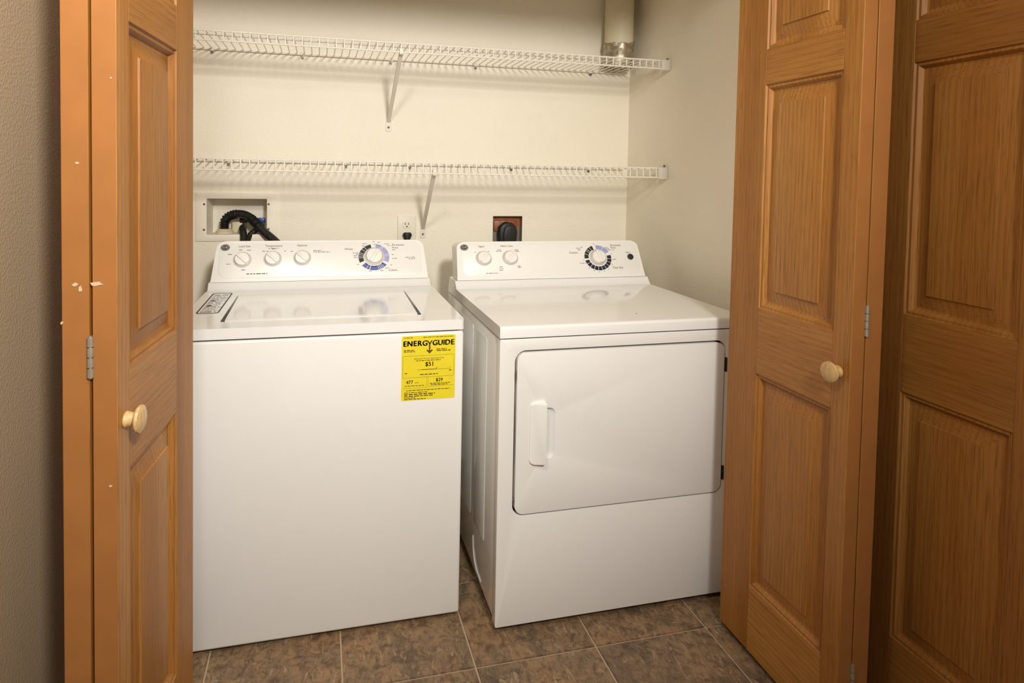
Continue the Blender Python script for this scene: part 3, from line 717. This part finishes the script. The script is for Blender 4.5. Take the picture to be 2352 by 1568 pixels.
# ================================================================== DUCT in the corner
du = thing('vent_duct', 'cream painted round vent duct with foil end in the right corner', 'duct', (.773, .735, 1.57))
B().tube([(.773, .735, 1.652), (.773, .735, ZC-.002)], .0552, 32).obj('pipe', 'duct', du)
b = B(); r = random.Random(4); rows, n = 12, 40; vs, fs = [], []
for i in range(rows):
    for k in range(n):
        a = 2*PI*k/n; t = i/(rows-1)
        rad = .0570 + r.uniform(-.0034, .0034) + .0025*math.sin(a*5+i) * (1-t) + (.002 if 0 < i < 3 else 0)
        vs.append((.773+rad*math.cos(a), .735+rad*math.sin(a), 1.5725+.092*t+(r.uniform(-.006, .006) if i == 0 else r.uniform(-.003, .003)) + (.012*math.sin(a*1.0+.6)*t if i == rows-1 else 0)))
for i in range(rows-1):
    for k in range(n): fs.append((i*n+k, i*n+(k+1) % n, (i+1)*n+(k+1) % n, (i+1)*n+k))
b.raw(vs, fs); vs, fs = [], []
for i in range(5):
    for k in range(n):
        a = 2*PI*k/n; rad = .0545*(1-i/4.6); vs.append((.773+rad*math.cos(a), .735+rad*math.sin(a), 1.574+.006*i+r.uniform(-.006, .006)))
for i in range(4):
    for k in range(n): fs.append((i*n+k, i*n+(k+1) % n, (i+1)*n+(k+1) % n, (i+1)*n+k))
b.raw(vs, fs); b.obj('foil_collar', 'foil', du, flip=False)

# ================================================================== LAUNDRY OUTLET BOX
bx = thing('laundry_outlet_box', 'white recessed plumbing box in the back wall above the washer', 'outlet box', (-.64, WALLY, .89))
b = B().prism(rrect(-.7766, .8915, -.5030, 1.0635, .003, 2), 0, .0045, FRONT(WALLY), bev=.002, seg=2, hole=rrect(BX[0]+.0005, BX[2]+.0005, BX[1]-.0005, BX[3]-.0005, .002, 2)[::-1])
b.obj('face_frame', 'boxp', bx, smooth=True, angle=.5)
x0, x1, z0, z1 = BX[0]+.001, BX[1]-.001, BX[2]+.001, BX[3]-.001; ya, yb = WALLY-.003, WALLY+.090
B().raw([(x0, ya, z0), (x1, ya, z0), (x1, ya, z1), (x0, ya, z1), (x0+.006, yb, z0), (x1-.006, yb, z0), (x1-.006, yb, z1-.004), (x0+.006, yb, z1-.004)],
        [(0, 4, 5, 1), (1, 5, 6, 2), (2, 6, 7, 3), (3, 7, 4, 0), (4, 7, 6, 5)]).obj('recess', 'boxp', bx, flip=False)
for (x, z) in ((-.7475, 1.0215), (-.5335, 1.0230), (-.7480, .9325), (-.5335, .9345)):
    B().lathe([(.0040, 0), (.0040, .001), (.002, .0022)], 10, Matrix.Translation((x, WALLY-.0045, z)) @ Matrix.Rotation(PI/2, 4, 'X')).obj('screw', 'screw', bx)
B().lathe([(.0300, 0), (.0310, .008), (.0260, .011), (.0230, .016), (.0205, .016)], 24, Matrix.Translation((-.687, .857, z0))).obj('standpipe_ring', 'beige', bx, smooth=True, angle=.5)
B().box((-.665, .868, z0), (-.628, .898, z0+.040), .005, 2).obj('valve_housing', 'beige', bx)
def smooth_path(P, n=10):
    P = [Vector(p) for p in P]; out = []
    for i in range(len(P)-1):
        p0, p1, p2, p3 = P[max(i-1, 0)], P[i], P[i+1], P[min(i+2, len(P)-1)]
        for k in range(n):
            t = k/n; out.append(.5*((2*p1)+(-p0+p2)*t+(2*p0-5*p1+4*p2-p3)*t*t+(-p0+3*p1-3*p2+p3)*t**3))
    out.append(P[-1]); return out
def corrugated(name, path, r, amp, pitch, label, cat, smooth_spans=()):
    pts = smooth_path(path, 26); acc = 0; rr = []; tot = sum((pts[i+1]-pts[i]).length for i in range(len(pts)-1))
    for i, p in enumerate(pts):
        if i: acc += (pts[i]-pts[i-1]).length
        f = acc/tot; flat = any(a <= f <= c for a, c in smooth_spans)
        rr.append(r*.97 if flat else r + amp*math.sin(2*PI*acc/pitch))
    o = B().tube(pts, rr, 14).obj(name, 'rubber', origin=tuple(pts[-1])); return tag(o, label, cat)
corrugated('drain_hose', [(-.687, .857, .926), (-.688, .857, .945), (-.683, .855, .966), (-.662, .850, .981), (-.628, .840, .985), (-.600, .828, .975), (-.575, .812, .952), (-.548, .795, .925), (-.505, .770, .890), (-.455, .735, .835), (-.44, .715, .70), (-.44, .70, .45)],
           .0150, .0022, .0082, 'thick black corrugated drain hose arching out of the plumbing box', 'hose', ((.115, .19), (.26, .40)))
def valve(x, y, z, label, cap):
    v = thing('supply_valve', label, 'valve', (x, y, z0), 'supply valves in the plumbing box')
    B().tube([(x, y, z0), (x, y, z0+.030)], .009, 12).obj('valve_body', 'brass', v)
    B().tube([(x, y, z0+.022), (x, y-.030, z0+.020)], .0115, 14).obj('spout', 'brass', v)
    B().box((x-.014, y-.007, z0+.036), (x+.014, y+.007, z0+.054), .004, 2).box((x-.004, y-.004, z0+.028), (x+.004, y+.004, z0+.038)).obj('lever', cap, v, label='plastic valve handle')
valve(-.6245, .870, .93, 'brass supply valve behind the arching black hose, middle of the plumbing box', 'rubber')
valve(-.5640, .874, .93, 'supply valve with the blue handle in the plumbing box', 'bluecap')
def hose(path, r, label):
    o = B().tube(smooth_path(path, 8), r, 12).obj('supply_hose', 'rubber', origin=path[-1]); tag(o, label, 'hose', 'supply hoses')
hose([(-.6245, .842, .936), (-.6235, .828, .934), (-.620, .812, .922), (-.6165, .798, .900), (-.615, .770, .850), (-.60, .735, .70), (-.58, .70, .45)], .0122, 'straight black supply hose dropping behind the washer')
hose([(-.5640, .846, .936), (-.568, .832, .934), (-.584, .822, .924), (-.600, .808, .905), (-.6005, .782, .872), (-.585, .750, .78), (-.55, .70, .45)], .0098, 'thinner black supply hose bending in from the blue-handled valve')

# ================================================================== WALL OUTLET and plugs
ou = thing('wall_outlet', 'cream duplex wall outlet on the back wall between the machines', 'outlet', (-.039, WALLY, .86))
B().prism(rrect(-.0740, .878, -.0040, .9805, .003, 3), 0, .0060, FRONT(WALLY), bev=.0035, seg=3).obj('cover_plate', 'recept', ou, smooth=True, angle=.6)
for z in (.9490, .9090):
    shp = [(x, max(-.0125, min(.0125, zz))+z) for x, zz in circ(-.0390, 0, .0170, 28)]
    f = B().prism(shp, 0, .0020, FRONT(WALLY-.0058), bev=.0008, seg=1).obj('receptacle', 'recept', ou)
    for sx in (-.0455, -.0325): B().box((sx-.0012, WALLY-.0083, z-.001), (sx+.0012, WALLY-.0070, z+.0075)).obj('slot', 'darkgap', f)
    B().lathe([(.0027, 0), (.0027, .0010)], 10, Matrix.Translation((-.0390, WALLY-.0072, z-.0070)) @ Matrix.Rotation(PI/2, 4, 'X')).obj('slot', 'darkgap', f)
B().lathe([(.0028, 0), (.0028, .0008), (.001, .0016)], 10, Matrix.Translation((-.0390, WALLY-.0060, .9290)) @ Matrix.Rotation(PI/2, 4, 'X')).obj('screw', 'recept', ou)
pg = thing('power_plug', 'black plug in the lower socket of the cream wall outlet', 'plug', (-.039, WALLY-.01, .90))
sec = [(.9205, .0115), (.9170, .0160), (.9100, .0172), (.9020, .0140), (.8920, .0098), (.8830, .0088)]; vs, fs = [], []; n = 16
for z, w in sec:
    for k in range(n): a = 2*PI*k/n; vs.append((-.0388+w*math.cos(a), WALLY-.0200+.0105*math.sin(a), z))
for i in range(len(sec)-1):
    for k in range(n): fs.append((i*n+k, i*n+(k+1) % n, (i+1)*n+(k+1) % n, (i+1)*n+k))
fs += [tuple(range(n)), tuple(range((len(sec)-1)*n, len(sec)*n))]
B().raw(vs, fs).obj('plug_body', 'rubber', pg, smooth=True, angle=.8)
B().tube(smooth_path([(-.0388, WALLY-.020, .886), (-.0385, WALLY-.022, .85), (-.04, WALLY-.04, .74), (-.10, WALLY-.09, .60), (-.16, WALLY-.12, .50)]), .0042, 8).obj('cord', 'rubber', pg)

db = thing('dryer_outlet', 'brown and metal recessed high-voltage outlet in the wall above the dryer', 'outlet', (.357, WALLY, .872))
x0, x1, z0d, z1 = DX_[0]+.001, DX_[1]-.001, DX_[2]+.001, DX_[3]-.001; ya, yb = WALLY+.0005, WALLY+.034
B().raw([(x0, ya, z0d), (x1, ya, z0d), (x1, ya, z1), (x0, ya, z1), (x0, yb, z0d), (x1, yb, z0d), (x1, yb, z1), (x0, yb, z1)],
        [(0, 4, 5, 1), (1, 5, 6, 2), (2, 6, 7, 3), (3, 7, 4, 0)]).obj('box_rim', 'galv', db, flip=False)
B().box((x0, yb-.002, z0d), (x1, yb, .936)).obj('mounting_strap', 'galv', db)
B().box((x0, yb-.004, .936), (x1, yb, z1)).obj('receptacle_back', 'rust', db)
B().box((x0+.010, yb-.010, .918), (x1-.010, yb-.002, .962), .004, 2).obj('receptacle', 'rust', db)
for sx in (.334, .384): B().lathe([(.004, 0), (.003, .003)], 10, Matrix.Translation((sx, yb-.010, .955)) @ Matrix.Rotation(PI/2, 4, 'X')).obj('screw', 'galv', db)
dp = thing('dryer_plug', 'large black angled dryer plug in the recessed outlet', 'plug', (.358, WALLY, .88))
b = B().prism([(.3235, .868), (.3920, .868), (.3960, .918), (.3900, .940), (.3760, .954), (.3560, .9585), (.3370, .953), (.3240, .938), (.3205, .912)], 0, .030, FRONT(WALLY+.016), bev=.008, seg=3)
b.obj('plug_body', 'rubber', dp, smooth=True, angle=.7)
b = B().prism([(.3370, .868), (.3880, .868), (.3900, .912), (.3840, .936), (.3700, .947), (.3520, .946), (.3400, .934), (.3350, .910)], 0, .010, FRONT(WALLY-.013), bev=.006, seg=3)
b.obj('plug_cover', 'rubber', dp, smooth=True, angle=.7)
B().tube(smooth_path([(.360, WALLY-.004, .874), (.362, WALLY-.010, .83), (.37, WALLY-.045, .74), (.40, WALLY-.09, .60), (.42, WALLY-.14, .45)]), .0105, 10).obj('cord', 'rubber', dp)
